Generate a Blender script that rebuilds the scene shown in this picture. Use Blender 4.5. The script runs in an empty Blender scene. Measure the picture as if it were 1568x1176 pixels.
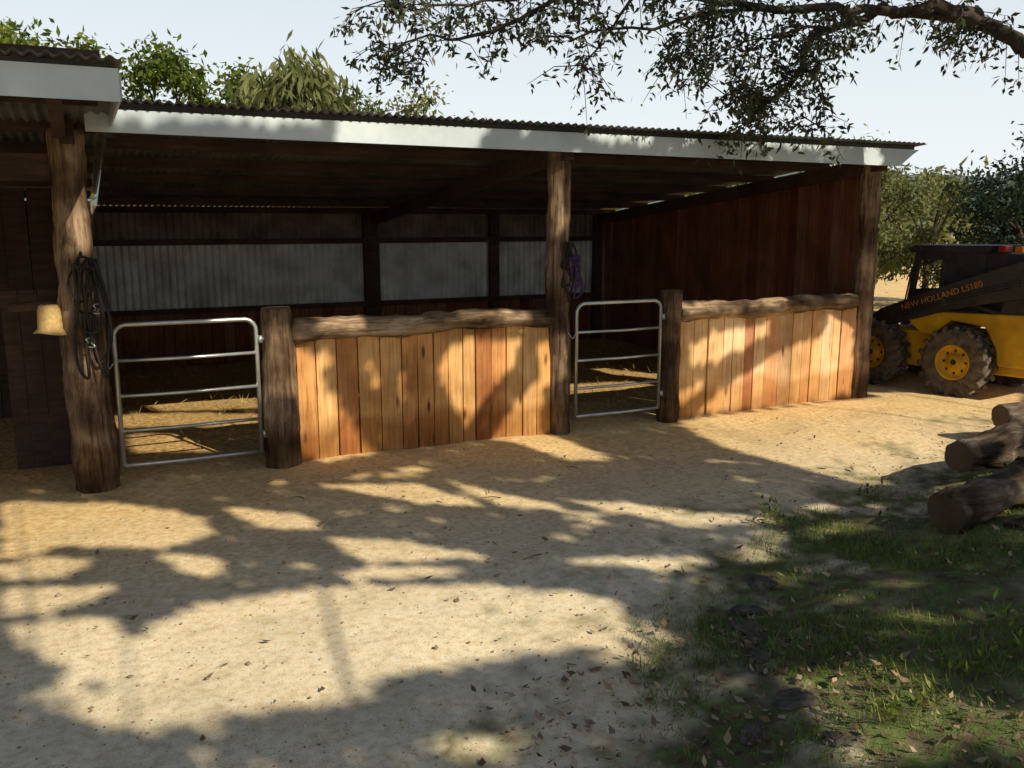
import bpy, bmesh, math, random, numpy as np
from mathutils import Vector, Matrix, noise
R=random.Random(7)
D=bpy.data
sc=bpy.context.scene
# ------------------------------------------------------------ camera / light
CAM=Vector((0,0,2.05)); TH=math.radians(64); PI_=math.radians(10.4)
fw=Vector((math.cos(TH)*math.cos(PI_),math.sin(TH)*math.cos(PI_),-math.sin(PI_)))
rt=Vector((math.sin(TH),-math.cos(TH),0)); up=rt.cross(fw)
cd=D.cameras.new('camera'); cam=D.objects.new('camera',cd); sc.collection.objects.link(cam)
cam.location=CAM; cam.rotation_euler=(math.radians(90)-PI_,0,TH-math.radians(90))
cd.sensor_width=36; cd.lens=31.0; cd.clip_end=3000; cd.clip_start=.05
sc.camera=cam
# survey of the photograph: measured points -> real positions on the ground / on the shed front / at a known distance
def U(px,py): return fw+rt*((px-784)/1350)+up*((588-py)/1350)
def G(px,py,z=0):
    d=U(px,py); t=(z-CAM.z)/d.z; p=CAM+d*t; return (round(p.x,2),round(p.y,2))
def Fc(px,py,y=7.4):
    d=U(px,py); t=y/d.y; p=CAM+d*t; return (round(p.x,2),round(p.z,2))
def Bp(px,py,t):
    p=CAM+U(px,py)*t; return (round(p.x,2),round(p.y,2),round(p.z,2))
EL=math.radians(36); tanE=math.tan(EL)
lx,ly=-.37,.929
S=Vector((-lx*math.cos(EL),-ly*math.cos(EL),math.sin(EL))).normalized()
sd=D.lights.new('sun','SUN'); sd.energy=5; sd.angle=math.radians(.5); sd.color=(1,.90,.70)
so=D.objects.new('sun',sd); sc.collection.objects.link(so); so.rotation_euler=S.to_track_quat('Z','Y').to_euler(); so.location=(20,-20,20)
w=D.worlds.new('World'); sc.world=w; w.use_nodes=True
nt=w.node_tree; bg=nt.nodes['Background']; sky=nt.nodes.new('ShaderNodeTexSky'); sky.sky_type='NISHITA'; sky.sun_disc=False
sky.sun_elevation=EL; sky.sun_rotation=math.atan2(S.x,S.y); sky.dust_density=1.5; sky.air_density=1.0; sky.ozone_density=1.0
# thin bright haze low in the sky
tcw=nt.nodes.new('ShaderNodeTexCoord'); sx=nt.nodes.new('ShaderNodeSeparateXYZ'); nt.links.new(tcw.outputs['Generated'],sx.inputs[0])
rw=nt.nodes.new('ShaderNodeValToRGB'); rw.color_ramp.elements[0].position=0.0; rw.color_ramp.elements[0].color=(.97,.97,.97,1); rw.color_ramp.elements[1].position=.42; rw.color_ramp.elements[1].color=(0,0,0,1)
e_=rw.color_ramp.elements.new(.22); e_.color=(.74,.74,.74,1)
nt.links.new(sx.outputs[2],rw.inputs[0])
mw=nt.nodes.new('ShaderNodeMix'); mw.data_type='RGBA'; nt.links.new(rw.outputs[0],mw.inputs['Factor']); nt.links.new(sky.outputs[0],mw.inputs['A']); mw.inputs['B'].default_value=(10.2,10.9,11.2,1)
nt.links.new(mw.outputs['Result'],bg.inputs[0]); bg.inputs[1].default_value=.09
sc.view_settings.view_transform='Standard'; sc.view_settings.look='None'; sc.view_settings.exposure=0
# ------------------------------------------------------------ materials
def ramp(n,stops):
    r=n.nodes.new('ShaderNodeValToRGB'); cr=r.color_ramp
    while len(cr.elements)>1: cr.elements.remove(cr.elements[0])
    cr.elements[0].position=stops[0][0]; cr.elements[0].color=(*stops[0][1],1)
    for p,c in stops[1:]:
        e=cr.elements.new(p); e.color=(*c,1)
    return r
def mat(name,stops,ms=(1,1,1),scale=5,detail=4,rough=.85,metal=0,bump=.3,bd=.01,tint=None,cap=None,spec=.3,blot=(.62,.6,.58),foot=None,knots=False):
    m=D.materials.new(name); m.use_nodes=True; n=m.node_tree; L=n.links.new
    b=n.nodes['Principled BSDF']; b.inputs['Roughness'].default_value=rough; b.inputs['Metallic'].default_value=metal
    b.inputs['Specular IOR Level'].default_value=spec
    tc=n.nodes.new('ShaderNodeTexCoord'); mp=n.nodes.new('ShaderNodeMapping'); mp.inputs['Scale'].default_value=ms
    L(tc.outputs['Object'],mp.inputs['Vector'])
    at=n.nodes.new('ShaderNodeAttribute'); at.attribute_name='rnd'
    ad=n.nodes.new('ShaderNodeVectorMath'); ad.operation='MULTIPLY_ADD'
    cx=n.nodes.new('ShaderNodeCombineXYZ'); L(at.outputs['Fac'],cx.inputs[0]);L(at.outputs['Fac'],cx.inputs[1]);L(at.outputs['Fac'],cx.inputs[2])
    L(cx.outputs[0],ad.inputs[0]); ad.inputs[1].default_value=(37,23,11); L(mp.outputs[0],ad.inputs[2])
    no=n.nodes.new('ShaderNodeTexNoise'); no.inputs['Scale'].default_value=scale; no.inputs['Detail'].default_value=min(detail,5); no.inputs['Roughness'].default_value=.68
    L(ad.outputs[0],no.inputs['Vector'])
    r=ramp(n,stops); L(no.outputs['Fac'],r.inputs[0]); col=r.outputs[0]
    def mul(a_,b_):
        mx=n.nodes.new('ShaderNodeMix'); mx.data_type='RGBA'; mx.blend_type='MULTIPLY'; mx.inputs['Factor'].default_value=1
        L(a_,mx.inputs['A']); L(b_,mx.inputs['B']); return mx.outputs['Result']
    if tint:
        tr=ramp(n,tint); L(at.outputs['Fac'],tr.inputs[0]); col=mul(col,tr.outputs[0])
    if knots:
        mk=n.nodes.new('ShaderNodeMapping'); mk.inputs['Scale'].default_value=(.42,.1,2.2); L(ad.outputs[0],mk.inputs['Vector'])
        vo=n.nodes.new('ShaderNodeTexVoronoi'); vo.inputs['Scale'].default_value=.8; L(mk.outputs[0],vo.inputs['Vector'])
        rk=ramp(n,[(0,(.18,.12,.09)),(.05,(.3,.2,.14)),(.13,(1,1,1))]); L(vo.outputs['Distance'],rk.inputs[0]); col=mul(col,rk.outputs[0])
    n2=n.nodes.new('ShaderNodeTexNoise'); n2.inputs['Scale'].default_value=2.3; n2.inputs['Detail'].default_value=3; L(tc.outputs['Object'],n2.inputs['Vector'])
    r2=ramp(n,[(.32,blot),(.6,(1,1,1))]); L(n2.outputs['Fac'],r2.inputs[0]); col=mul(col,r2.outputs[0])
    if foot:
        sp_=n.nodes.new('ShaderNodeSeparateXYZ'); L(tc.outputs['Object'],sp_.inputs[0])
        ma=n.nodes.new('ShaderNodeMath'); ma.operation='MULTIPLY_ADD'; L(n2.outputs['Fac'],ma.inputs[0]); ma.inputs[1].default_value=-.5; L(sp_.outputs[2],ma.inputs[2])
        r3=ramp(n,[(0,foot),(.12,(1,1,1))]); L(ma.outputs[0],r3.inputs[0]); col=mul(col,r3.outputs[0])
    if cap:
        ac=n.nodes.new('ShaderNodeAttribute'); ac.attribute_name='cap'
        m3=n.nodes.new('ShaderNodeMix'); m3.data_type='RGBA'; L(ac.outputs['Fac'],m3.inputs['Factor']); L(col,m3.inputs['A']); m3.inputs['B'].default_value=(*cap,1); col=mul(m3.outputs['Result'],r2.outputs[0])
    L(col,b.inputs['Base Color'])
    if bump:
        bp=n.nodes.new('ShaderNodeBump'); bp.inputs['Strength'].default_value=bump; bp.inputs['Distance'].default_value=bd
        L(no.outputs['Fac'],bp.inputs['Height']); L(bp.outputs[0],b.inputs['Normal'])
    return m
def leafmat(name,stops,tr=.35):
    m=D.materials.new(name); m.use_nodes=True; n=m.node_tree; L=n.links.new
    b=n.nodes['Principled BSDF']; b.inputs['Roughness'].default_value=.55; b.inputs['Specular IOR Level'].default_value=.3
    at=n.nodes.new('ShaderNodeAttribute'); at.attribute_name='rnd'
    r=ramp(n,stops); L(at.outputs['Fac'],r.inputs[0]); L(r.outputs[0],b.inputs['Base Color'])
    if tr:
        t=n.nodes.new('ShaderNodeBsdfTranslucent'); L(r.outputs[0],t.inputs[0])
        mx=n.nodes.new('ShaderNodeMixShader'); mx.inputs[0].default_value=tr; L(b.outputs[0],mx.inputs[1]); L(t.outputs[0],mx.inputs[2])
        L(mx.outputs[0],n.nodes['Material Output'].inputs[0])
    return m
BT=[(0,(.6,.38,.31)),(.12,(.82,.62,.5)),(.35,(.97,.86,.68)),(.65,(1,.94,.8)),(.9,(1,1,1)),(1,(.66,.58,.52))]
M={}
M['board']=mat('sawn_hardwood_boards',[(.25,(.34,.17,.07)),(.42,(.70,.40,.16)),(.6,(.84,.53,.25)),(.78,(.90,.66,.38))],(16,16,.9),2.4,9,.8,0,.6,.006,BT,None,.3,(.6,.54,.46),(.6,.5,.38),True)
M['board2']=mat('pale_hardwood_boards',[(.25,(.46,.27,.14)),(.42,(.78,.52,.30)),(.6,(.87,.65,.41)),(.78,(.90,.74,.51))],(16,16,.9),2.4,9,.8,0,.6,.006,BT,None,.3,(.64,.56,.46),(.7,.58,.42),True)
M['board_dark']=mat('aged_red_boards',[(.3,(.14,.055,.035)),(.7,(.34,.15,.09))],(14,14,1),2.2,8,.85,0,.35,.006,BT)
M['beam']=mat('dark_roof_timber',[(.3,(.05,.03,.024)),(.7,(.11,.065,.05))],(1,12,12),2,6,.9,0,.3,.006)
PS=[(.30,(.05,.032,.02)),(.42,(.18,.115,.07)),(.56,(.36,.25,.16)),(.75,(.54,.41,.28))]
RS=[(.30,(.09,.055,.035)),(.42,(.26,.17,.10)),(.56,(.48,.34,.21)),(.75,(.64,.49,.33))]
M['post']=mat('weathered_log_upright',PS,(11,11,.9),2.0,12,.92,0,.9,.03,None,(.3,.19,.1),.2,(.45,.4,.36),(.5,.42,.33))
M['rail']=mat('weathered_log_level',RS,(.8,11,11),2.0,12,.92,0,.9,.03,None,(.36,.22,.11),.2,(.40,.36,.32))
M['felled']=mat('felled_log_bark',[(.3,(.05,.038,.028)),(.5,(.17,.13,.095)),(.72,(.42,.34,.26))],(1,7,7),2.2,12,.95,0,.9,.03,None,(.16,.11,.07),.15,(.45,.4,.36))
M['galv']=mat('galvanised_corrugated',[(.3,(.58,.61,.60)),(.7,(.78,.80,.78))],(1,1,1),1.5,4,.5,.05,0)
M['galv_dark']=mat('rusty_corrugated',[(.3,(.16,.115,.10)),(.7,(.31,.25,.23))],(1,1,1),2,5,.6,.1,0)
M['roof']=mat('roof_steel',[(.3,(.13,.13,.13)),(.7,(.24,.24,.24))],(1,1,1),2,5,.6,.1,0)
M['fascia']=mat('fascia_steel',[(.3,(.50,.58,.63)),(.7,(.64,.71,.74))],(1,1,1),2,4,.5,.0,0,blot=(.8,.81,.82))
M['pipe']=mat('galvanised_pipe',[(.3,(.5,.52,.52)),(.7,(.68,.70,.70))],(1,1,1),9,4,.32,.75,0)
M['leather']=mat('dark_leather',[(.3,(.012,.01,.009)),(.7,(.035,.025,.02))],(1,1,1),20,4,.55,0,0)
M['purple']=mat('purple_webbing',[(.3,(.03,.015,.045)),(.7,(.09,.045,.13))],(1,1,1),30,4,.8,0,0)
M['straw']=mat('straw_felt',[(.3,(.42,.27,.1)),(.7,(.66,.46,.2))],(1,1,1),40,5,.9,0,.4,.003)
M['yel']=mat('yellow_paint',[(.3,(.55,.28,.01)),(.7,(.74,.42,.015))],(1,1,1),6,5,.45,0,0)
M['blk']=mat('charcoal_paint',[(.3,(.018,.017,.016)),(.7,(.05,.046,.042))],(1,1,1),6,5,.5,0,0)
M['rub']=mat('tyre_rubber',[(.3,(.03,.026,.02)),(.7,(.20,.155,.11))],(1,1,1),8,5,.9,0,.3,.005)
M['glass']=mat('cab_glass',[(.3,(.02,.025,.03)),(.7,(.05,.06,.06))],(1,1,1),2,2,.08,0,0,spec=.6)
M['red']=mat('red_lens',[(.3,(.5,.02,.01)),(.7,(.6,.03,.02))],(1,1,1),2,2,.2,0,0)
M['org']=mat('orange_lens',[(.3,(.7,.2,.01)),(.7,(.8,.28,.02))],(1,1,1),2,2,.2,0,0)
M['letter']=mat('faded_orange_vinyl',[(.3,(.4,.14,.01)),(.7,(.6,.26,.03))],(1,1,1),9,4,.6,0,0)
M['rock']=mat('rock',[(.3,(.06,.05,.04)),(.7,(.20,.175,.145))],(1,1,1),14,10,.95,0,1,.03)
M['peb']=mat('gravel_stone',[(.3,(.2,.16,.11)),(.7,(.5,.43,.32))],(1,1,1),9,4,.95,0,0,spec=.1)
M['bark']=mat('tree_bark',[(.3,(.03,.023,.018)),(.7,(.085,.066,.05))],(6,6,1),2,8,.95,0,.8,.02)
M['l_near']=leafmat('eucalypt_leaves',[(0,(.025,.033,.015)),(.6,(.055,.07,.03)),(1,(.10,.10,.045))],0)
M['l_bright']=leafmat('bright_leaves',[(0,(.045,.08,.012)),(.6,(.14,.19,.02)),(1,(.27,.31,.045))],.45)
M['l_grey']=leafmat('olive_leaves',[(0,(.06,.072,.025)),(.5,(.15,.175,.055)),(1,(.30,.29,.11))],.4)
M['l_dark']=leafmat('dark_leaves',[(0,(.01,.02,.012)),(.6,(.03,.055,.03)),(1,(.07,.11,.06))],.25)
M['grass']=leafmat('grass_blades',[(0,(.06,.10,.02)),(.6,(.17,.25,.04)),(.9,(.30,.34,.08)),(1,(.36,.29,.12))],.3)
M['litter']=leafmat('dry_leaves',[(0,(.10,.06,.035)),(.5,(.26,.17,.10)),(1,(.42,.32,.21))],0)
M['hay']=leafmat('hay_straw',[(0,(.3,.2,.07)),(1,(.6,.45,.18))],0)
# ------------------------------------------------------------ mesh helpers
def empty(name,loc=(0,0,0),rz=0):
    e=D.objects.new(name,None); sc.collection.objects.link(e); e.location=loc; e.rotation_euler=(0,0,rz); return e
class MB:
    def __init__(s): s.v=[];s.f=[];s.r=[];s.c=[]
    def add(s,vs,fs,rnd=0,cap=0):
        o=len(s.v); s.v+= [tuple(p) for p in vs]
        for i,f in enumerate(fs):
            s.f.append([o+k for k in f]); s.r.append(rnd); s.c.append(cap if not isinstance(cap,list) else cap[i])
    def box(s,c,d,rnd=0,rot=None):
        hx,hy,hz=d[0]/2,d[1]/2,d[2]/2
        vs=[Vector((x,y,z)) for x in(-hx,hx) for y in(-hy,hy) for z in(-hz,hz)]
        if rot is not None: vs=[rot@p for p in vs]
        vs=[p+Vector(c) for p in vs]
        s.add(vs,[(0,1,3,2),(4,6,7,5),(0,4,5,1),(2,3,7,6),(0,2,6,4),(1,5,7,3)],rnd)
    def beam(s,a,b,wd,ht,rnd=0):
        a=Vector(a);b=Vector(b);d=(b-a); q=d.to_track_quat('X','Z').to_matrix(); s.box((a+b)/2,(d.length,wd,ht),rnd,q)
    def prism(s,poly,y0,y1,rnd=0):
        n=len(poly); vs=[(x,y0,z) for x,z in poly]+[(x,y1,z) for x,z in poly]
        s.add(vs,[list(range(n)),list(range(2*n-1,n-1,-1))]+[(i,i+n,(i+1)%n+n,(i+1)%n) for i in range(n)],rnd)
    def tube(s,pts,rad,n=8,rnd=0,caps=True,rough=0,seed=0):
        P=[Vector(p) for p in pts]; m=len(P)
        if not hasattr(rad,'__len__'): rad=[rad]*m
        t0=(P[1]-P[0]).normalized(); ref=Vector((0,0,1)) if abs(t0.z)<.8 else Vector((1,0,0))
        nn=(ref-t0*ref.dot(t0)).normalized(); vs=[];fs=[];cp=[]
        for i in range(m):
            t=(P[min(i+1,m-1)]-P[max(i-1,0)]).normalized()
            nn=(nn-t*nn.dot(t)).normalized(); bb=t.cross(nn)
            for k in range(n):
                a=2*math.pi*k/n; q=rad[i]
                if rough: 
                    q*=1+rough*noise.noise(Vector((math.cos(a)*1.1+seed*7.3,math.sin(a)*1.1,i*.22)))+rough*.5*noise.noise(Vector((math.cos(a)*5+seed,math.sin(a)*5,i*.5)))
                vs.append(P[i]+(nn*math.cos(a)+bb*math.sin(a))*q)
        for i in range(m-1):
            for k in range(n):
                fs.append((i*n+k,i*n+(k+1)%n,(i+1)*n+(k+1)%n,(i+1)*n+k)); cp.append(0)
        if caps:
            vs.append(P[0]);vs.append(P[-1])
            for k in range(n):
                fs.append((m*n,(k+1)%n,k)); cp.append(1)
                fs.append((m*n+1,(m-1)*n+k,(m-1)*n+(k+1)%n)); cp.append(1)
        s.add(vs,fs,rnd,cp)
    def log(s,a,b,r0,r1,seed=0,n=28,wander=.02,rough=.2):
        a=Vector(a);b=Vector(b); L=(b-a).length; m=max(6,int(L/.05)); pts=[];rr=[]
        for i in range(m+1):
            t=i/m; p=a.lerp(b,t)+Vector((noise.noise((seed*3.1,t*L*.9,0)),noise.noise((seed*3.1,t*L*.9,9)),noise.noise((seed*3.1,t*L*.9,19))))*wander
            q=r0+(r1-r0)*t
            q*=1+.1*max(0,noise.noise((seed*1.7,t*L*2.2,3)))
            if i in(0,m): q*=.93
            pts.append(p);rr.append(q)
        s.tube(pts,rr,n,R.random(),True,rough,seed)
    def lathe(s,prof,n=32,rnd=0,c=(0,0,0)):
        vs=[];fs=[];m=len(prof)
        for k in range(n):
            a=2*math.pi*k/n
            for r_,y in prof: vs.append((c[0]+r_*math.cos(a),c[1]+y,c[2]+r_*math.sin(a)))
        for k in range(n):
            for j in range(m-1):
                fs.append((k*m+j,k*m+j+1,((k+1)%n)*m+j+1,((k+1)%n)*m+j))
        s.add(vs,fs,rnd)
    def obj(s,name,mt,parent=None,smooth=False,bevel=0):
        me=D.meshes.new(name); me.from_pydata(s.v,[],s.f); me.materials.append(mt)
        a=me.attributes.new('rnd','FLOAT','FACE'); a.data.foreach_set('value',s.r)
        a=me.attributes.new('cap','FLOAT','FACE'); a.data.foreach_set('value',[float(x) for x in s.c])
        if smooth: me.polygons.foreach_set('use_smooth',[x==0 for x in s.c])
        o=D.objects.new(name,me); sc.collection.objects.link(o)
        if parent: o.parent=parent
        if bevel:
            b=o.modifiers.new('bevel','BEVEL'); b.width=bevel; b.segments=2; b.limit_method='ANGLE'
        me.update(); return o
def npmesh(name,V,Fq,mt,parent=None,rnd=None,smooth=False,ptattr=None):
    me=D.meshes.new(name); nF=len(Fq); k=Fq.shape[1]
    me.vertices.add(len(V)); me.vertices.foreach_set('co',V.astype(np.float32).ravel())
    me.loops.add(nF*k); me.loops.foreach_set('vertex_index',Fq.astype(np.int32).ravel())
    me.polygons.add(nF); me.polygons.foreach_set('loop_start',np.arange(nF,dtype=np.int32)*k); 
    me.materials.append(mt)
    if smooth: me.polygons.foreach_set('use_smooth',np.ones(nF,dtype=bool))
    me.update(calc_edges=True)
    if rnd is not None:
        a=me.attributes.new('rnd','FLOAT','FACE'); a.data.foreach_set('value',rnd.astype(np.float32))
    if ptattr is not None:
        for kk,vv in ptattr.items():
            a=me.attributes.new(kk,'FLOAT','POINT'); a.data.foreach_set('value',vv.astype(np.float32))
    o=D.objects.new(name,me); sc.collection.objects.link(o)
    if parent: o.parent=parent
    return o
def leaves(name,P,L,W,mt,parent,rng,droop=0,up_=0,rnd=None,facing=None):
    N=len(P); d=rng.normal(size=(N,3)); d[:,2]+=up_; d/=np.linalg.norm(d,axis=1)[:,None]; d[:,2]-=droop
    q=rng.normal(size=(N,3))
    if facing is not None:
        f=np.array(facing); d-=.8*(d@f)[:,None]*f; q=q*.35+f
    d/=np.linalg.norm(d,axis=1)[:,None]
    s=np.cross(d,q); s/=np.linalg.norm(s,axis=1)[:,None]; nn=np.cross(d,s)
    l=(L*rng.uniform(.6,1.35,N))[:,None]; w_=(W*rng.uniform(.7,1.3,N))[:,None]
    if facing is not None: P=P-d*l*.5
    V=np.stack([P,P+d*l*.42+s*w_/2+nn*w_*.12,P+d*l,P+d*l*.42-s*w_/2+nn*w_*.12],1).reshape(-1,3)
    Fq=np.arange(N*4).reshape(N,4)
    if rnd is None: rnd=rng.uniform(0,1,N)
    return npmesh(name,V,Fq,mt,parent,rnd)
def inpoly(X,Y,poly):
    r=np.zeros(X.shape,bool); n=len(poly); j=n-1
    for i in range(n):
        xi,yi=poly[i]; xj,yj=poly[j]
        c=((yi>Y)!=(yj>Y))&(X<(xj-xi)*(Y-yi)/((yj-yi) if yj!=yi else 1e-9)+xi)
        r^=c; j=i
    return r
def corr(name,o,u,v,ul,vl,nrm,pitch,amp,mt,parent,rows=2):
    nu=int(ul/pitch*8)+1; o=np.array(o,float);u=np.array(u,float);v=np.array(v,float);nrm=np.array(nrm,float)
    t=np.linspace(0,ul,nu); wv=amp*np.sin(t/pitch*2*np.pi)
    V=[]
    for j in range(rows): V.append(o+t[:,None]*u+v*(vl*j/(rows-1))+wv[:,None]*nrm)
    V=np.concatenate(V); F=[]
    for j in range(rows-1):
        a=np.arange(nu-1)+j*nu; F.append(np.stack([a,a+1,a+1+nu,a+nu],1))
    return npmesh(name,V,np.concatenate(F),mt,parent,None,True)
# ------------------------------------------------------------ terrain
GP=[(1.5,-8),(1.5,1.5),(1.8,2.5),(2.4,3.55),(4.22,4.45),(8.3,5.49),(14,6.3),(60,12),(60,-8)]
def gd(X,Y):
    d=np.full(X.shape,1e9)
    for i in range(7):
        ax,ay=GP[i];bx,by=GP[i+1]; dx,dy=bx-ax,by-ay
        t=np.clip(((X-ax)*dx+(Y-ay)*dy)/(dx*dx+dy*dy),0,1)
        d=np.minimum(d,np.hypot(X-ax-t*dx,Y-ay-t*dy))
    return np.where(inpoly(X,Y,GP),d,-d)
def hg(X,Y):
    g=gd(X,Y); s=np.clip(g/2.2,0,1); s=s*s*(3-2*s)
    near=np.exp(-((X-4)**2+(Y-5)**2)/400)
    return .28*s+near*(.012*np.sin(1.3*X+.7*Y)+.010*np.sin(2.3*Y-1.1*X+1)+.005*np.sin(4.7*X+3.1*Y))
def axis(lo,hi,st,far):
    a=list(np.arange(lo,hi,st)); s=st; x=a[-1]
    while x<far: s*=1.25; x+=s; a.append(x)
    s=st; x=a[0]; 
    while x>-far: s*=1.25; x-=s; a.insert(0,x)
    return np.array(a)
ax_=axis(-2.5,11,.045,900); ay_=axis(1.5,9,.04,900)
X,Y=np.meshgrid(ax_,ay_); g=gd(X,Y); H=hg(X,Y)
gm=np.clip(g/.8+.45,0,1)
for i in range(X.shape[0]):
    for j in range(X.shape[1]):
        x=X[i,j];y=Y[i,j]
        if -3<x<12 and 1<y<14:
            nz=noise.noise((x*2.2,y*2.2,0))*.6+noise.noise((x*7,y*7,3))*.28+noise.noise((x*20,y*20,6))*.13
            H[i,j]+=nz*(.012+.035*gm[i,j])
            gm[i,j]=min(1,max(0,gm[i,j]+(noise.noise((x*2.2,y*2.2,5))*.9+noise.noise((x*9,y*9,8))*.7)*(1 if abs(g[i,j])<.8 else .3)))
ny,nx=X.shape; V=np.stack([X.ravel(),Y.ravel(),H.ravel()],1)
a=(np.arange(ny-1)[:,None]*nx+np.arange(nx-1)[None,:]).ravel(); Fq=np.stack([a,a+1,a+1+nx,a+nx],1)
m=D.materials.new('dirt_yard'); m.use_nodes=True; n=m.node_tree; L=n.links.new; b=n.nodes['Principled BSDF']; b.inputs['Roughness'].default_value=.95; b.inputs['Specular IOR Level'].default_value=.15
tc=n.nodes.new('ShaderNodeTexCoord')
def NZ(s,d=4):
    q=n.nodes.new('ShaderNodeTexNoise'); q.inputs['Scale'].default_value=s; q.inputs['Detail'].default_value=d; L(tc.outputs['Object'],q.inputs['Vector']); return q.outputs['Fac']
def MX(a_,b_,f,mode='MIX'):
    q=n.nodes.new('ShaderNodeMix'); q.data_type='RGBA'; q.blend_type=mode
    if isinstance(f,float): q.inputs['Factor'].default_value=f
    else: L(f,q.inputs['Factor'])
    L(a_,q.inputs['A']); L(b_,q.inputs['B']); return q.outputs['Result']
def RP(f,st):
    r=ramp(n,st); L(f,r.inputs[0]); return r.outputs[0]
med=NZ(22,5); fine=NZ(120,3)
pale=RP(med,[(.3,(.74,.60,.38)),(.5,(.90,.77,.54)),(.7,(.95,.86,.66))])
tan=RP(med,[(.3,(.60,.39,.16)),(.5,(.80,.56,.26)),(.7,(.88,.68,.38))])
sp=n.nodes.new('ShaderNodeSeparateXYZ'); L(tc.outputs['Object'],sp.inputs[0])
mr=n.nodes.new('ShaderNodeMapRange'); mr.inputs[1].default_value=4.2; mr.inputs[2].default_value=7.0; L(sp.outputs[1],mr.inputs[0])
mA=n.nodes.new('ShaderNodeMath'); mA.operation='MULTIPLY_ADD'; big=NZ(1.1,4); L(big,mA.inputs[0]); mA.inputs[1].default_value=1.2; mA.inputs[2].default_value=-.6
mB=n.nodes.new('ShaderNodeMath'); mB.operation='ADD'; mB.use_clamp=True; L(mA.outputs[0],mB.inputs[0]); L(mr.outputs[0],mB.inputs[1])
dirt=MX(pale,tan,mB.outputs[0])
dirt=MX(dirt,RP(big,[(.35,(.87,.83,.77)),(.6,(1,1,1))]),1.0,'MULTIPLY')
dirt=MX(dirt,RP(fine,[(.32,(.68,.62,.55)),(.44,(1,1,1))]),1.0,'MULTIPLY')
soil=RP(NZ(13,5),[(.3,(.06,.047,.026)),(.45,(.16,.125,.07)),(.54,(.11,.15,.04)),(.66,(.18,.22,.07)),(.78,(.28,.23,.13))])
at=n.nodes.new('ShaderNodeAttribute'); at.attribute_name='grassy'
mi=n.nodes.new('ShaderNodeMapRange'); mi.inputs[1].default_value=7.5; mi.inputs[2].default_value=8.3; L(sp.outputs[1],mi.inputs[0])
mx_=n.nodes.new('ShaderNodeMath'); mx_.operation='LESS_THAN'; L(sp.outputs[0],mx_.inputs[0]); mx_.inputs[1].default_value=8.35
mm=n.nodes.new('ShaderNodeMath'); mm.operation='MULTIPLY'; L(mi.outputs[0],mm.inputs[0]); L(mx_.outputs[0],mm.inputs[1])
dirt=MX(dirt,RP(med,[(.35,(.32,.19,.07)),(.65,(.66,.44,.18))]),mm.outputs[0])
L(MX(dirt,soil,at.outputs['Fac']),b.inputs['Base Color'])
bp=n.nodes.new('ShaderNodeBump'); bp.inputs['Strength'].default_value=.35; bp.inputs['Distance'].default_value=.01; L(fine,bp.inputs['Height']); L(bp.outputs[0],b.inputs['Normal'])
npmesh('ground',V,Fq,m,None,None,True,{'grassy':gm.ravel()})
def hs(x,y): return float(hg(np.array([x]),np.array([y]))[0])
# ------------------------------------------------------------ stable shed
shed=empty('timber_stable_shed')
FY=7.5
def zr(y): return 2.90-(y-7.2)*.1
mb=MB()
mb.log((-.0,FY,-.1),(-.02,FY,2.72),.17,.12,1)
mb.log((4.16,FY,-.1),(4.15,FY,2.72),.12,.105,2)
mb.log((8.25,FY,-.1),(8.24,FY,2.72),.12,.105,3)
mb.log((-3.2,5.8,-.1),(-3.2,5.8,2.72),.13,.12,4)
mb.log((-3.2,FY,-.1),(-3.2,FY,2.72),.13,.12,5)
mb.obj('round_posts',M['post'],shed,True)
mb=MB()
for x in(0,4.1,6.2,8.2): mb.box((x,13.4,1.1),(.16 if x!=4.1 else .24,.1,2.3),R.random())
mb.beam((-6,13.38,1.77),(8.2,13.38,1.77),.06,.08)
mb.beam((-6,13.38,.8),(8.2,13.38,.8),.06,.07)
mb.box((1.1,13.56,.4),(14.4,.02,.84))  # backing sheet added behind the boards to block light slits
for x in(-3.2,0,4.15,8.2): mb.beam((x,7.3,zr(7.3)-.19),(x,13.4,zr(13.4)-.19),.09,.16)
for y in np.arange(7.45,13.4,.98): mb.beam((.3,y,zr(y)-.065),(8.5,y,zr(y)-.065),.05,.09)
for y in np.arange(5.7,13.4,.98): mb.beam((-6,y,zr(y)-.1),(.2,y,zr(y)-.1),.05,.09)
for x in(-3.2,-.05): mb.beam((x,5.55,2.76),(x,7.3,2.70),.08,.12)
mb.beam((-6,FY+.1,2.45),(-.1,FY+.1,2.45),.1,.2)
mb.obj('roof_frame_and_backing',M['beam'],shed,False,.004)
v1=(0,.995,-.0995)
corr('corrugated_roof',(.29,7.12,2.915),(1,0,0),v1,8.36,6.5,(0,.0995,.995),.076,.011,M['roof'],shed)
corr('corrugated_roof_lean_to',(-7,5.42,2.925),(1,0,0),(0,.995,-.06),7.3,8.2,(0,.06,.995),.076,.011,M['roof'],shed)
mb=MB()
zb,zt=2.665,2.85
vs=[(.12,7.2,2.69),(8.33,7.2,zb),(8.52,7.2,zb+.13),(8.62,7.2,zt),(.12,7.2,zt)]
mb.add([*vs,*[(x,7.215,z) for x,y,z in vs]],[(0,1,2,3,4),(9,8,7,6,5)]+[(i,i+5,(i+1)%5+5,(i+1)%5) for i in range(5)])
mb.box((-3.36,5.5,2.79),(7.28,.015,.175))
mb.box((.285,6.36,2.79),(.015,1.69,.13))
mb.obj('fascia_boards',M['fascia'],shed)
mb=MB(); mb.box((4.45,7.23,2.875),(8.2,.04,.045)); mb.box((-3.36,5.53,2.89),(7.2,.04,.03)); mb.obj('eaves_batten',M['blk'],shed)
corr('back_wall_cladding',(-6,13.46,.8),(1,0,0),(0,0,1),14.3,.96,(0,1,0),.10,.02,M['galv'],shed)
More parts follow.
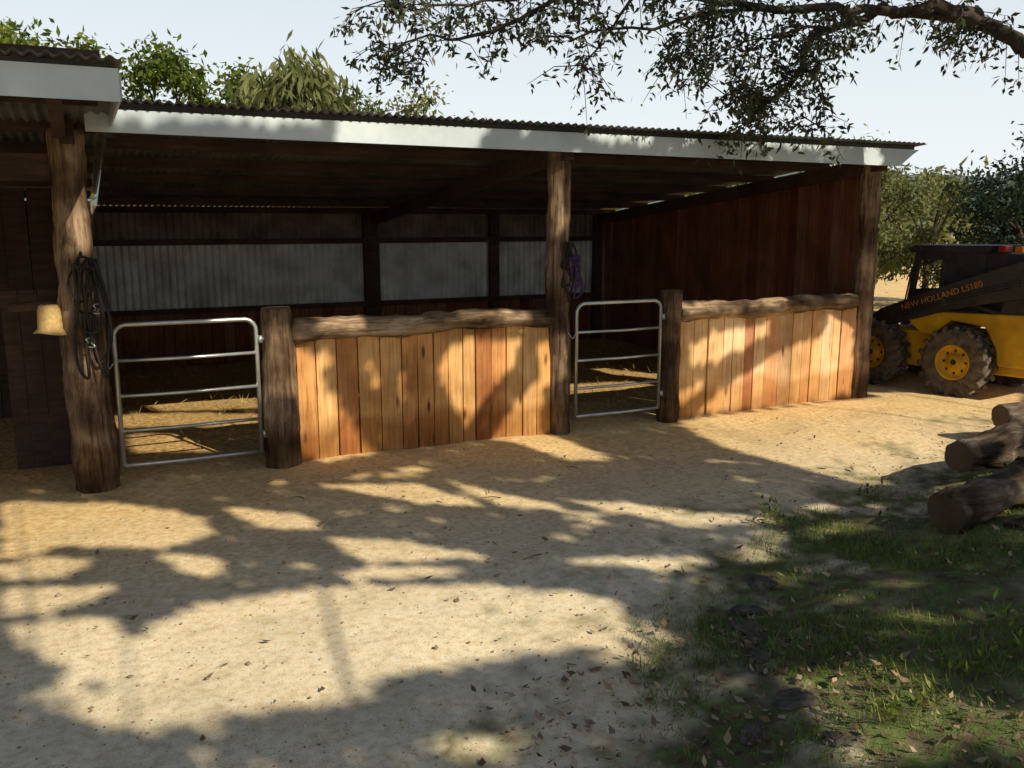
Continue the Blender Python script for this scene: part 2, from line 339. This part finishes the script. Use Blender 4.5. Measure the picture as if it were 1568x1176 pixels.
corr('back_wall_upper_cladding',(-6,13.49,1.74),(1,0,0),(0,0,1),14.3,.53,(0,1,0),.10,.018,M['galv_dark'],shed)
def planks(mb,p0,p1,z0,z1f,wmin,wmax,th=.03,jit=.008,rbias=None):
    p0=Vector(p0);p1=Vector(p1); d=(p1-p0); Ln=d.length; d.normalize(); q=d.to_track_quat('X','Z').to_matrix(); nrm=q@Vector((0,1,0)); s=0
    while s<Ln-.02:
        wd=min(R.uniform(wmin,wmax),Ln-s); c=p0+d*(s+wd/2)+nrm*R.uniform(-jit,jit); z1=z1f(c); zz=z0-R.uniform(0,.02)
        rot=q@Matrix.Rotation(R.uniform(-.008,.008),3,'Y')@Matrix.Rotation(R.uniform(-.03,.03),3,'Z')
        mb.box((c.x,c.y,(zz+z1)/2),(wd-R.uniform(.003,.012),th,z1-zz),R.random() if rbias is None else R.uniform(*rbias),rot); s+=wd
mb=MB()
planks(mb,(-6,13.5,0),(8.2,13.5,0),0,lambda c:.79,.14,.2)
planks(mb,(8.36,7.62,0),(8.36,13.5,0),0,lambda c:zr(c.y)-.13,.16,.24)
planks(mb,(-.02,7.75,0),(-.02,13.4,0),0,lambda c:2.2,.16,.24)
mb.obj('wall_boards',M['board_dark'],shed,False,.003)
mb=MB()
planks(mb,(-6,10.6,0),(-.15,10.6,0),0,lambda c:2.4,.16,.24)
planks(mb,(-.6,8.3,0),(-.1,8.3,0),0,lambda c:1.5,.12,.16)
mb.log((-.5,7.62,1.42),(-.12,7.6,1.42),.035,.035,33)
mb.obj('tack_room_boards',M['beam'],shed,False,.003)  # dark beam colour on boards and peg rail stands in for the bay's shade
# ------------------------------------------------------------ plank fences w/ log rails
def fence(x0,x1,seed,mt):
    e=empty('timber_plank_fence'); mb=MB(); planks(mb,(x0,FY-.02,0),(x1,FY-.02,0),-.02,lambda c:1.12,.12,.21,.032,.009); mb.obj('planks',mt,e,False,.004)
    mb=MB(); mb.log((x0-.06,FY-.04,1.13),(x1+.0,FY-.02,1.15),.10,.085,seed,wander=.07,rough=.3); mb.obj('top_rail_log',M['rail'],e,True)
    mb=MB(); mb.beam((x0,FY+.05,.3),(x1,FY+.05,.3),.05,.1); mb.obj('back_rail',M['beam'],e); return e
fence(1.6,4.06,11,M['board']); fence(5.6,8.16,12,M['board2'])
for x,r_,h in((1.45,.14,1.34),(5.46,.112,1.36)):
    mb=MB(); mb.log((x,FY-.04,-.1),(x,FY-.04,h),r_,r_*.95,20+x); mb.obj('gate_post',M['post'],None,True)
def gate(x0,x1,y=7.42):
    e=empty('metal_gate'); mb=MB(); r_=.018; zs=[.15,.43,.71,.99,1.27]; c=.09
    pts=[(x0,y,.15),(x0,y,1.27-c)]+[(x0+c-c*math.cos(a),y,1.27-c+c*math.sin(a)) for a in(.3,.7,1.1,1.5)]+[(x1-c+c*math.sin(a),y,1.27-c+c*math.cos(a)) for a in(.1,.5,.9,1.3)]+[(x1,y,1.27-c),(x1,y,.15)]
    mb.tube(pts,r_,10); 
    for z in zs[:4]: mb.tube([(x0,y,z),((x0+x1)/2,y,z-.006),(x1,y,z)],.014 if z>.2 else r_,10)
    for z in(.3,1.1): mb.tube([(x1,y,z),(x1+.06,y,z)],.012,8); mb.box((x1+.03,y,z),(.03,.05,.06))
    mb.tube([(x0+.0,y,1.0),(x0-.05,y-.01,.93),(x0-.1,y,1.0)],.006,6)
    mb.obj('pipe_frame',M['pipe'],e,True); return e
gate(.2,1.27); gate(4.32,5.31)
def loop(mb,cx,y,ztop,w_,h,r_,ph=0,n=26):
    pts=[]
    for i in range(n+1):
        t=2*math.pi*i/n; k=(1-math.cos(t))/2
        pts.append((cx+w_*math.sin(t)*(.45+.55*k)+.015*math.sin(3*t+ph),y+.02*math.sin(2*t+ph),ztop-h*k))
    mb.tube(pts,r_,6,0,False)
e=empty('hanging_bridle'); mb=MB()
for cx,w_,h,p in((.03,.10,.42,0),(.06,.07,.60,1),(.1,.09,.78,2),(.0,.09,.3,3),(.12,.06,.86,4),(-.02,.05,.85,5),(.05,.11,.5,6)): loop(mb,cx,7.29-.01*p,1.8-.01*p,w_,h,.009+.002*(p%3),p)
mb.tube([(.02,7.4,1.81),(.02,7.24,1.83)],.012,6)
mb.obj('straps',M['leather'],e,True); mb=MB()
for z,x in((1.45,.1),(1.2,.03)): loop(mb,x,7.25,z,.035,.07,.006)
mb.obj('bit_rings',M['pipe'],e,True)
e=empty('hanging_halter'); mb=MB()
for cx,w_,h,p in((4.22,.05,.3,0),(4.25,.04,.4,1),(4.2,.06,.2,2)): loop(mb,cx,7.30-.01*p,1.74,w_,h,.011,p)
mb.obj('webbing',M['purple'],e,True); mb=MB()
for cx,w_,h,p in((4.17,.06,.55,3),(4.14,.05,.42,1),(4.2,.05,.36,4),(4.16,.07,.25,0)): loop(mb,cx,7.33-.005*p,1.86,w_,h,.011,p)
mb.obj('lead_rope',M['leather'],e,True)
e=empty('straw_hat',(-.22,7.48,1.24)); mb=MB()
prof=[(0,.2),(.06,.205),(.085,.195),(.098,.16),(.108,.02),(.125,.005),(.14,-.005),(.14,-.013),(.1,-.01)]
vs=[];fs=[];n_=28
for k in range(n_):
    a=2*math.pi*k/n_
    for r_,z in prof: vs.append((r_*math.cos(a)*.9,r_*math.sin(a),z+.012*math.sin(2*a)*(r_>.11)))
mpf=len(prof)
for k in range(n_):
    for j in range(mpf-1): fs.append((k*mpf+j,((k+1)%n_)*mpf+j,((k+1)%n_)*mpf+j+1,k*mpf+j+1))
mb.add(vs,fs); mb.obj('crown_and_brim',M['straw'],e,True)
# ------------------------------------------------------------ skid steer loader
ld=empty('skid_steer_loader',(9.92,7.60,-.02),math.radians(98.6))
mb=MB(); mb.prism([(-1.2,.3),(.85,.26),(.95,.45),(.75,.72),(-1.2,.75)],-.42,.42)
mb.prism([(-1.36,.42),(-.9,.42),(-.86,.62),(-.72,.86),(-.3,.9),(-.08,.7),(.08,.72),(.3,.9),(.85,.86),(.92,.9),(.4,.98),(-.3,1.0),(-1.36,1.04)],-.56,.56)
mb.obj('yellow_chassis',M['yel'],ld,False,.02)
mb=MB(); mb.prism([(-1.34,.98),(-.5,.96),(-.45,1.5),(-.6,1.72),(-1.15,1.70),(-1.34,1.5)],-.40,.40)
mb.prism([(-1.3,.5),(-1.42,.55),(-1.42,1.3),(-1.3,1.4)],-.5,.5)
arm=[(-1.3,1.55),(-1.15,1.66),(-.2,1.31),(.6,.98),(1.0,.62),(1.2,.3),(1.02,.26),(.85,.5),(.45,.78),(-.3,1.03),(-1.0,1.2),(-1.25,1.25)]
for y in(-.62,.54): mb.prism(arm,y,y+.08)
for y in(-.52,.44): mb.prism([(-1.35,.95),(-.85,.95),(-.95,1.55),(-1.3,1.58)],y,y+.08)
for y in(-.42,.36):
    for p,q,t_ in(((.38,.78),(.26,1.72),.035),((-.5,.95),(-.55,1.74),.05),((-.05,1.0),(-.1,1.72),.035)): mb.prism([(p[0]-t_,p[1]),(p[0]+t_,p[1]),(q[0]+t_,q[1]),(q[0]-t_,q[1])],y,y+.06)
    mb.prism([(-.1,1.0),(-.5,1.0),(-.55,1.72),(-.12,1.72)],y+.02,y+.045)
    mb.prism([(.36,.98),(-.1,1.0),(-.1,1.28),(.33,1.24)],y+.02,y+.045)
    mb.prism([(.31,1.60),(-.1,1.62),(-.1,1.72),(.28,1.72)],y+.02,y+.045)
mb.prism([(.36,1.70),(-.62,1.72),(-.66,1.80),(.3,1.79),(.38,1.75)],-.44,.44)
mb.tube([(-.9,.5,1.0),(-.2,.5,1.2)],.035,10); mb.tube([(-.9,-.5,1.0),(-.2,-.5,1.2)],.035,10)
mb.prism([(1.1,.06),(1.75,.04),(1.77,.07),(1.2,.12),(1.2,.5),(1.3,.6),(1.12,.62),(1.06,.4)],-.8,.8)
mb.tube([(-1.0,.2,1.6),(-1.0,.2,1.86)],.03,10)
for k in range(3): mb.tube([(-1.1,.635,1.42-.03*k),(-.5,.645,1.24-.03*k),(.1,.65,1.03-.03*k),(.5,.64,.82-.02*k)],.010,6)
for x,z in((-1.18,1.5),(-.25,1.12),(1.05,.42)): mb.tube([(x,.60,z),(x,.66,z)],.04,12)
mb.tube([(.33,.43,1.05),(.36,.47,1.1),(.30,.47,1.5),(.28,.43,1.55)],.012,6)
mb.obj('cab_and_lift_arms',M['blk'],ld,False,.012)
mb=MB(); mb.prism([(-.56,1.0),(-.52,1.0),(-.57,1.7),(-.6,1.7)],-.34,.34); mb.obj('rear_window',M['glass'],ld)
mb=MB(); mb.box((-.1,0,.95),(.5,.5,.12)); mb.box((-.36,0,1.2),(.1,.48,.5)); mb.obj('seat',M['rub'],ld,False,.03)
def wheel(px,py,s,i):
    mb=MB()
    mb.lathe([(.20,-.11),(.25,-.13),(.34,-.135),(.385,-.12),(.40,-.06),(.402,.06),(.385,.12),(.34,.135),(.25,.13),(.20,.11)],40,.2)
    for k in range(18):
        for sg in(-1,1):
            a=2*math.pi*(k+(.5 if sg>0 else 0))/18; rot=Matrix.Rotation(-a,3,'Y')@Matrix.Rotation(sg*.5,3,'X')
            c=Matrix.Rotation(-a,3,'Y')@Vector((.408,sg*.07,0)); mb.box(c,(.045,.15,.05),.9,rot)
            c=Matrix.Rotation(-a-.06,3,'Y')@Vector((.375,sg*.13,0)); mb.box(c,(.07,.03,.048),.8,Matrix.Rotation(-a-.06,3,'Y'))
    o=mb.obj('tyre_%d'%i,M['rub'],ld,False,.006); o.location=(px,py,.425)
    mb=MB(); mb.lathe([(.215,.11*s),(.205,.12*s),(.19,.10*s),(.17,.05*s),(.10,.045*s),(.09,.08*s),(.0,.085*s)],32)
    o=mb.obj('rim_%d'%i,M['yel'],ld,True); o.location=(px,py,.425)
    mb=MB()
    for k in range(8):
        a=2*math.pi*k/8; mb.lathe([(.0,.052*s),(.017,.052*s),(.017,.04*s)],10,0,(.135*math.cos(a),0,.135*math.sin(a)))
    mb.lathe([(0,.10*s),(.03,.10*s),(.035,.08*s)],12)
    o=mb.obj('rim_holes_%d'%i,M['blk'],ld); o.location=(px,py,.425)
i=0
for px in(.64,-.46):
    for py,s in((.62,1),(-.62,-1)): i+=1; wheel(px,py,s,i)
mb=MB(); mb.box((-.74,.30,1.76),(.09,.16,.08)); mb.obj('tail_light',M['red'],ld,False,.01)
mb=MB(); mb.box((-.92,.30,1.76),(.09,.13,.07)); mb.obj('amber_beacon',M['org'],ld,False,.01)
tx=D.curves.new('lettering','FONT'); tx.body='NEW HOLLAND LS180'; tx.size=.105; tx.extrude=.002; to=D.objects.new('arm_lettering',tx); sc.collection.objects.link(to); tx.materials.append(M['letter']); to.parent=ld
to.rotation_euler=Matrix(((-.94,.34,0),(0,0,1),(.34,.94,0))).to_euler(); to.location=(.30,.625,.98)
# ------------------------------------------------------------ logs, rocks
for a_,b_,r0 in(((4.82,3.62,.24),(6.9,3.9,.32),.135),((6.0,4.42,.25),(8.0,4.4,.34),.14),((7.6,5.2,.28),(8.9,4.95,.34),.11)):
    mb=MB(); mb.log(a_,b_,r0,r0*.92,R.random()*50,wander=.05,rough=.3); mb.obj('felled_log',M['felled'],None,True)
mb=MB(); mb.beam((5.05,3.28,.2),(6.4,3.2,.22),.2,.04); mb.obj('timber_plank',M['felled'],None,False,.006)
for x,y,s in((2.87,3.16,.085),(3.35,3.62,.07),(2.75,2.95,.055),(3.05,3.4,.06),(2.3,2.5,.05),(2.6,2.55,.07),(2.52,2.25,.05)):
    me=D.meshes.new('rock'); bm=bmesh.new(); bmesh.ops.create_icosphere(bm,subdivisions=4,radius=s)
    for v in bm.verts: 
        c0=v.co.copy(); v.co*=1+.6*noise.noise(c0*14+Vector((x*5,y,0)))+.25*noise.noise(c0*40+Vector((x*5,y,0))); v.co.z*=.5; v.co.x*=1.4
    bm.to_mesh(me); bm.free(); me.materials.append(M['rock']); o=D.objects.new('rock',me); sc.collection.objects.link(o); o.location=(x,y,hs(x,y)+s*.02); o.rotation_euler=(0,0,x*7)
# ------------------------------------------------------------ scatter
rng=np.random.default_rng(3)
N=6000; X=rng.uniform(-2,9,N); Y=1.6+rng.beta(1.2,2,N)*6; k=gd(X,Y)<.25; X=X[k];Y=Y[k];Z=hg(X,Y); s=rng.lognormal(-5.4,.5,len(X))
base=np.array([(1,0,0),(0,1,0),(-1,0,0),(0,-1,0),(0,0,.8),(0,0,-.8)],float); fb=np.array([(0,1,4),(1,2,4),(2,3,4),(3,0,4),(1,0,5),(2,1,5),(3,2,5),(0,3,5)])
V=(base[None]*rng.uniform(.6,1.3,(len(X),6,3)))*s[:,None,None]+np.stack([X,Y,Z+s*.3],1)[:,None,:]
Fq=(fb[None]+6*np.arange(len(X))[:,None,None]).reshape(-1,3); npmesh('gravel',V.reshape(-1,3),Fq,M['peb'],None,np.repeat(rng.uniform(0,1,len(X)),8))
N=14000; X=rng.uniform(.8,11,N); Y=rng.uniform(.8,6.2,N); k=gd(X,Y)>-.5*rng.uniform(0,1,N)**2; X=X[k][:3600];Y=Y[k][:3600]
X2=rng.uniform(-2,9,260);Y2=rng.uniform(1.8,7.3,260); X3=rng.uniform(1.4,3.2,600);Y3=rng.uniform(1.8,3.3,600); X=np.r_[X,X2,X3];Y=np.r_[Y,Y2,Y3]; Z=hg(X,Y)+.018
P=np.stack([X,Y,Z],1)
NN=len(P); d=rng.normal(size=(NN,3)); d[:,2]*=.25; d/=np.linalg.norm(d,axis=1)[:,None]; sdv=np.cross(d,np.array([0,0,1.])+rng.normal(size=(NN,3))*.35); sdv/=np.linalg.norm(sdv,axis=1)[:,None]
l=(.018+.05*rng.uniform(0,1,NN)**2)[:,None]; V=np.stack([P,P+d*l*.5+sdv*l*.28,P+d*l+np.array([0,0,.01]),P+d*l*.5-sdv*l*.28],1).reshape(-1,3)
npmesh('leaf_litter',V,np.arange(NN*4).reshape(-1,4),M['litter'],None,rng.uniform(0,1,NN))
mb=MB()
for _ in range(12):
    x=R.uniform(-1,6);y=R.uniform(2.2,7); a=R.uniform(0,6.28); q=R.uniform(.06,.16); z=hs(x,y)+.014
    mb.tube([(x,y,z),(x+q*.5*math.cos(a)+.01,y+q*.5*math.sin(a)-.01,z+.012),(x+q*math.cos(a),y+q*math.sin(a),z)],[.004,.003,.002],5)
mb.obj('fallen_twigs',M['bark'],None)
N=32000; X=rng.uniform(1.0,11,N); Y=rng.uniform(.6,6.4,N)
g_=gd(X,Y); nz=np.array([noise.noise((x*1.1,y*1.1,2)) for x,y in zip(X,Y)]); k=(g_>-.05+.5*rng.uniform(0,1,N)**2)&(nz+rng.uniform(-.35,.35,N)>-.08)&(Y>.35*X); X=X[k];Y=Y[k]; nz=nz[k]
nb=7; N=len(X); bx=np.repeat(X,nb)+rng.normal(size=N*nb)*.035; by=np.repeat(Y,nb)+rng.normal(size=N*nb)*.035; bz=hg(bx,by)
hh=rng.uniform(.012,.042,N*nb)*np.repeat(rng.uniform(.5,1.3,N)*(1+np.clip(nz,0,1)*1.5),nb); dd=rng.normal(size=(N*nb,2))*.5
P0=np.stack([bx,by,bz],1); wv=np.stack([-dd[:,1],dd[:,0],0*bx],1); wv/=np.linalg.norm(wv,axis=1)[:,None]; wv*=.0026
tip=P0+np.stack([dd[:,0]*hh*1.3,dd[:,1]*hh*1.3,hh],1)
V=np.stack([P0-wv,P0+wv,tip],1).reshape(-1,3)
npmesh('grass',V,np.arange(len(P0)*3).reshape(-1,3),M['grass'],None,np.repeat(rng.uniform(0,1,N),nb)*.7+rng.uniform(0,.3,N*nb))
P=[]
for x,y in [(4.05,4.45),(4.2,4.5),(3.6,2.35),(3.9,2.3),(3.2,2.2),(2.7,2.15),(3.45,2.2),(5.2,4.55),(3.05,2.5),(2.9,2.2),(4.1,4.35)]:
    for _ in range(18): 
        q=rng.uniform(0,1); P.append((x+rng.normal()*.04,y+rng.normal()*.04,hs(x,y)+q*.13))
leaves('bank_weeds',np.array(P),.05,.018,M['l_bright'],None,rng,0,.8)
P=np.stack([rng.uniform(.2,8,2500),rng.uniform(8.2,13,2500),rng.uniform(.0,.03,2500)],1)
leaves('hay_bedding',P,.12,.008,M['hay'],None,rng,0,0)
# ------------------------------------------------------------ trees
def clumps(c,rad,k,rng,inner=.35):
    d=rng.normal(size=(k,3)); d/=np.linalg.norm(d,axis=1)[:,None]; d*=rng.uniform(inner,1,k)[:,None]**.6
    return np.array(c)+d*np.array(rad)
def tree(name,base,c,rad,k,n_,cl,L,W,lm,rng,droop=.3,tr=.16):
    e=empty(name); C=clumps(c,rad,k,rng); C=C[C[:,2]>.3]; k=len(C)
    idx=rng.integers(0,k,n_); rr=cl*rng.uniform(.6,1.3,k)
    P=C[idx]+rng.normal(size=(n_,3))*rr[idx][:,None]*np.array([1,1,.7])*.55; P[:,2]=np.maximum(P[:,2],.1)
    rn=np.clip(rng.uniform(0,.5,n_)+rng.uniform(0,.5,k)[idx],0,1)
    leaves('foliage',P,L,W,lm,e,rng,droop,0,rn)
    mb=MB(); b_=Vector(base); t_=Vector(c); fk=b_.lerp(t_,.55)
    mb.tube([b_,b_.lerp(fk,.5)+Vector((.1,.05,0)),fk],[tr,tr*.8,tr*.65],10,0,True,.15,1)
    for i in range(0,k,2):
        q=Vector(C[i]); mb.tube([fk,fk.lerp(q,.5)+Vector((0,0,.15)),q],[tr*.4,tr*.22,tr*.06],6,0,False)
    mb.obj('trunk_and_limbs',M['bark'],e,True); return e
tree('background_tree',(-1.2,19,0),(-1.0,19,4.75),(2.0,1.5,1.25),34,7000,.48,.17,.07,M['l_bright'],rng)
tree('background_tree',(1.9,18.5,0),(1.9,18.5,4.2),(1.6,1.3,1.0),26,5000,.42,.16,.07,M['l_bright'],rng)
tree('mango_tree',(3.5,15.6,0),(3.55,15.6,4.2),(1.1,.9,.8),18,1700,.32,.32,.07,M['l_grey'],rng,1.3)
tree('background_tree',(6.2,19,0),(6.2,19,3.8),(2.2,1.5,1.15),30,5500,.42,.15,.06,M['l_grey'],rng)
tree('background_tree',(9.0,20,0),(8.6,20,3.3),(1.4,1.2,1.0),20,2600,.4,.15,.06,M['l_grey'],rng)
tree('shrub_tree',(15.8,14.6,0),(15.8,14.6,2.1),(1.9,1.6,1.7),54,11000,.38,.13,.055,M['l_grey'],rng,.2,.1)
tree('shrub_tree',(19.0,15.4,0),(19,15.4,1.9),(2.2,1.6,1.5),46,8000,.42,.14,.06,M['l_grey'],rng,.2,.1)
tree('shrub_tree',(14.0,16.0,0),(14.0,16.0,1.9),(1.6,1.6,1.7),40,7000,.4,.13,.055,M['l_bright'],rng,.2,.1)
tree('dark_tree',(16.6,11.2,0),(16.9,11.2,2.2),(1.2,1.4,1.35),40,7500,.42,.13,.06,M['l_dark'],rng)
tree('dark_tree',(19.5,12,0),(19.8,12,2.6),(2.0,1.6,1.6),40,6000,.5,.15,.065,M['l_dark'],rng)
k=500; A=rng.uniform(0,2*np.pi,k); rr=rng.uniform(45,90,k); C=np.stack([rr*np.cos(A),rr*np.sin(A),rng.uniform(.5,3.0,k)],1); idx=rng.integers(0,k,16000)
leaves('distant_tree_line',C[idx]+rng.normal(size=(16000,3))*np.array([2.6,2.6,1.2]),1.0,.6,M['l_grey'],None,rng,0)
A=np.linspace(0,2*np.pi,181)[:-1]; V=[];
for j,(r_,hf) in enumerate(((150,0),(240,.6),(330,1),(420,.5))):
    for a in A: V.append((r_*math.cos(a),r_*math.sin(a),-1+hf*(20+9*noise.noise((math.cos(a)*2.5,math.sin(a)*2.5,0))+4*noise.noise((math.cos(a)*9,math.sin(a)*9,4)))))
Fq=[]
for j in range(3):
    for i in range(180): Fq.append((j*180+i,j*180+(i+1)%180,(j+1)*180+(i+1)%180,(j+1)*180+i))
npmesh('hills',np.array(V),np.array(Fq),mat('hill_scrub',[(.35,(.10,.14,.13)),(.65,(.17,.21,.19))],(1,1,1),.25,8,1,0,0),None,None,True)
# ------------------------------------------------------------ overhanging eucalypt
Bpx=[([(1568,75),(1500,35),(1430,5),(1350,10),(1270,45),(1230,100),(1190,150),(1140,190)],8.4,.08,.010),
([(1500,35),(1400,20),(1300,20),(1190,15),(1100,5),(1000,-20),(900,-40)],8.2,.05,.02),
([(900,-40),(850,0),(770,40),(700,60),(640,60),(580,90)],7.8,.025,.006),
([(1000,-20),(940,40),(890,100)],8,.018,.006),([(900,-40),(740,0),(640,20),(560,10)],8.3,.02,.006),
([(1100,5),(1060,50),(1040,90)],8.2,.015,.005),([(1270,45),(1180,60),(1100,90)],8.1,.016,.005),([(1230,100),(1260,150),(1250,190)],8.3,.012,.004),
([(1190,150),(1150,140),(1110,145)],8.3,.01,.004),([(1430,5),(1480,40),(1540,60)],8.7,.012,.004),([(1190,15),(1000,45),(880,60),(800,70)],8.4,.02,.005)]
BW=[([Bp(x,y,t+.25*math.sin(i*2.1)) for i,(x,y) in enumerate(p)],a_,b_) for p,t,a_,b_ in Bpx]
e=empty('overhanging_gum_tree'); mb=MB()
mb.log((12.5,2.5,-.1),(12.2,2.6,3.6),.32,.24,40,wander=.1)
mb.tube([(12.2,2.6,3.4),(11.2,3.2,3.9),(9.6,3.9,3.75),(8.3,4.7,3.55),BW[0][0][0]],[.22,.17,.13,.11,.08],12,0,False,.15,3)
mb.tube([(12.2,2.6,3.4),(12.6,2.0,5.5),(12.2,1.5,8)],[.22,.17,.08],12,0,False)
lp=[]
r2=random.Random(5)
for bi,(pts,a_,b_) in enumerate(BW):
    Q=[]
    for i in range(len(pts)-1):
        for s_ in range(4):
            t=s_/4; Q.append(Vector(pts[i]).lerp(Vector(pts[i+1]),t)+Vector([noise.noise((bi*5.1,i+t,k*7.7)) for k in range(3)])*.12*(0 if s_==0 else 1))
    Q.append(Vector(pts[-1])); m_=len(Q)
    mb.tube(Q,[a_+(b_-a_)*i/(m_-1) for i in range(m_)],8,0,False,.15,bi)
    for i,q in enumerate(Q):
        cl=noise.noise(q*1.1+Vector((3,1,7)))
        nt_=(1 if i<14 else 4) if bi==0 else (2 if bi==1 else (5 if cl>-.1 else 1))
        for _ in range(nt_):
            d=Vector((r2.gauss(0,1),r2.gauss(0,1),r2.gauss(-.15,.8))).normalized(); Lt=r2.uniform(.2,.5)
            a1=q+d*Lt*.5+Vector((0,0,.03)); a2=q+d*Lt+Vector((0,0,-.08))
            mb.tube([q,a1,a2],[.006,.004,.002],4,0,False)
            for s_ in range(14):
                t=r2.uniform(.35,1.05); lp.append(tuple(q.lerp(a2,t)+Vector((r2.gauss(0,.04),r2.gauss(0,.04),r2.gauss(0,.04)))))
mb.obj('trunk_and_branches',M['bark'],e,True)
leaves('foliage',np.array(lp),.085,.032,M['l_near'],e,rng,.6)
# ------------------------------------------------------------ unseen canopy behind the viewpoint, leaves placed to cast the yard's shadow pattern
LGp=[[(1040,645),(1180,622),(1310,603),(1568,598),(1568,668),(1430,716),(1330,742),(1230,718),(1100,680)],
[(745,668),(840,660),(940,700),(870,704)],[(480,745),(640,744),(750,772),(640,770)],[(680,738),(855,775),(760,774)],[(850,764),(1020,782),(1200,800),(1040,808)],
[(0,768),(200,770),(320,793),(330,817),(240,840),(100,834),(0,850)],[(340,776),(470,790),(510,808),(400,806)],[(500,820),(640,828),(750,852),(560,856)],[(490,880),(590,866),(730,872),(600,884)],[(820,862),(1090,856),(1040,874)],
[(0,903),(190,898),(80,937),(0,942)],
[(0,962),(120,945),(180,955),(240,1000),(210,960),(330,922),(500,895),(760,896),(950,918),(978,970),(870,992),(790,1002),(600,1030),(540,1070),(330,1098),(200,1116),(100,1085),(180,1050),(60,1000)],
[(1180,1040),(1300,1035),(1330,1070),(1420,1110),(1330,1176),(1240,1176),(1230,1100)],[(1400,1130),(1480,1110),(1568,1130),(1568,1176),(1430,1176)],[(1210,824),(1260,804),(1345,798),(1300,822)],[(1105,860),(1180,833),(1170,857)],
[(240,845),(350,858),(330,882),(270,872)],[(150,858),(60,853),(0,868),(0,887),(100,882)],[(1430,790),(1450,735),(1520,720),(1520,790)]]
LFp=[[(690,515),(815,507),(795,550),(755,605),(722,652),(700,620),(672,560)],[(750,676),(800,600),(838,568),(838,676)],[(452,612),(478,555),(530,605),(588,700),(590,715),(500,715),(465,690)],[(560,548),(575,545),(592,588),(575,590)],[(612,560),(630,560),(630,625),(618,610)],
[(1060,520),(1120,495),(1190,485),(1190,508),(1110,548),(1070,558)],[(1033,602),(1085,573),(1094,590),(1045,622)],[(1068,632),(1110,590),(1200,530),(1285,496),(1285,612),(1180,625)],[(1040,462),(1170,448),(1160,475),(1050,485)],[(700,478),(810,470),(815,497),(700,500)],
[(480,490),(570,480),(560,512),(490,515)],[(410,540),(458,530),(463,600),(415,600)],
[(88,268),(142,268),(148,400),(95,400)],[(110,535),(150,535),(160,592),(115,592)],[(828,258),(864,258),(864,365),(832,350)],[(830,505),(864,510),(864,595),(835,585)],[(1275,260),(1320,260),(1318,600),(1275,600)],[(55,465),(105,465),(105,520),(55,520)]]
IGp=[[(170,636),(280,630),(400,634),(400,660),(170,655)],[(175,608),(400,600),(400,626),(250,630)],[(190,664),(400,668),(400,690),(200,696)],[(860,588),(1000,583),(1000,600),(870,606)]]
LG=[[G(*p) for p in q] for q in LGp]; LF=[[Fc(*p) for p in q] for q in LFp]; IG=[[G(*p) for p in q] for q in IGp]
fasc=[(.2,1.75),(1.9,2.05),(2.45,2.9),(3.5,3.6),(4.15,4.95),(5.25,5.45),(5.8,7.3),(7.5,7.95)]
def litmask(X,Y):
    lit=np.zeros(X.shape,bool); zf=(Y-7.4)/ly*tanE; xf=X-lx*(Y-7.4)/ly
    gr=(zf<=0)|((xf>8.5))
    for q in LG: lit|=gr&inpoly(X,Y,q)
    fa=(zf>0)&(xf<8.5)
    for q in LF: lit|=fa&inpoly(xf,zf,q)
    for q in IG: lit|=fa&inpoly(X,Y,q)
    ff=fa&(zf>2.62)&(zf<2.95)
    for a_,b_ in fasc: lit|=ff&(xf>a_)&(xf<b_)
    return lit,fa,zf
N=150000; X=rng.uniform(-5,14,N); Y=rng.uniform(.2,12.6,N)
lit,fa,zf=litmask(X,Y)
for ox,oy in((0,.05),(0,-.05)): lit|=(~fa)&litmask(X+ox,Y+oy)[0]
nzc=np.array([noise.noise((x*1.5+y*.9,y*2.6-x*.5,4.0)) for x,y in zip(X,Y)]); nzf=np.array([noise.noise((x*4.2,y*4.2,11.0)) for x,y in zip(X,Y)])
yard=~fa&(Y<7.4); grassy=gd(X,Y)>0
hole=yard&(nzc+.5*nzf>np.where(grassy,.26,.40))&(rng.uniform(0,1,N)<.85)   # gaps left in the leaves to let sun dapples through
thin=(fa&(zf>2.95)&(rng.uniform(0,1,N)<.7))|((~fa)&(Y>7.6)&(rng.uniform(0,1,N)<.4))
k=(~lit&~thin&~hole); X=X[k];Y=Y[k]; fa=fa[k]
dmin=np.maximum(7.0,(Y+.6-.35*X)/(ly+.35*abs(lx))); d=dmin+rng.uniform(0,1,len(X))*np.where(fa,1.8,3.0)
P=np.stack([X-lx*d,Y-ly*d,d*tanE],1)
e=empty('shadow_caster_canopy'); leaves('foliage',P,.115,.095,M['l_near'],e,rng,0,0,None,tuple(S))
mb=MB()
for bx,by in((8,-5.5),(13,-5),(2.5,-6.5)):  # unseen trunks and limbs added under the shadow-casting leaves
    mb.log((bx,by,-.1),(bx-.3,by,4.2),.25,.18,bx)
    for _ in range(14):
        q=Vector(P[rng.integers(0,len(P))]); 
        if abs(q.x-bx)<4.5: mb.tube([(bx-.3,by,4.1),Vector((bx,by,4.3)).lerp(q,.5)+Vector((0,0,.3)),q],[.03,.015,.006],6,0,False)
mb.obj('trunks_and_limbs',M['bark'],e,True)
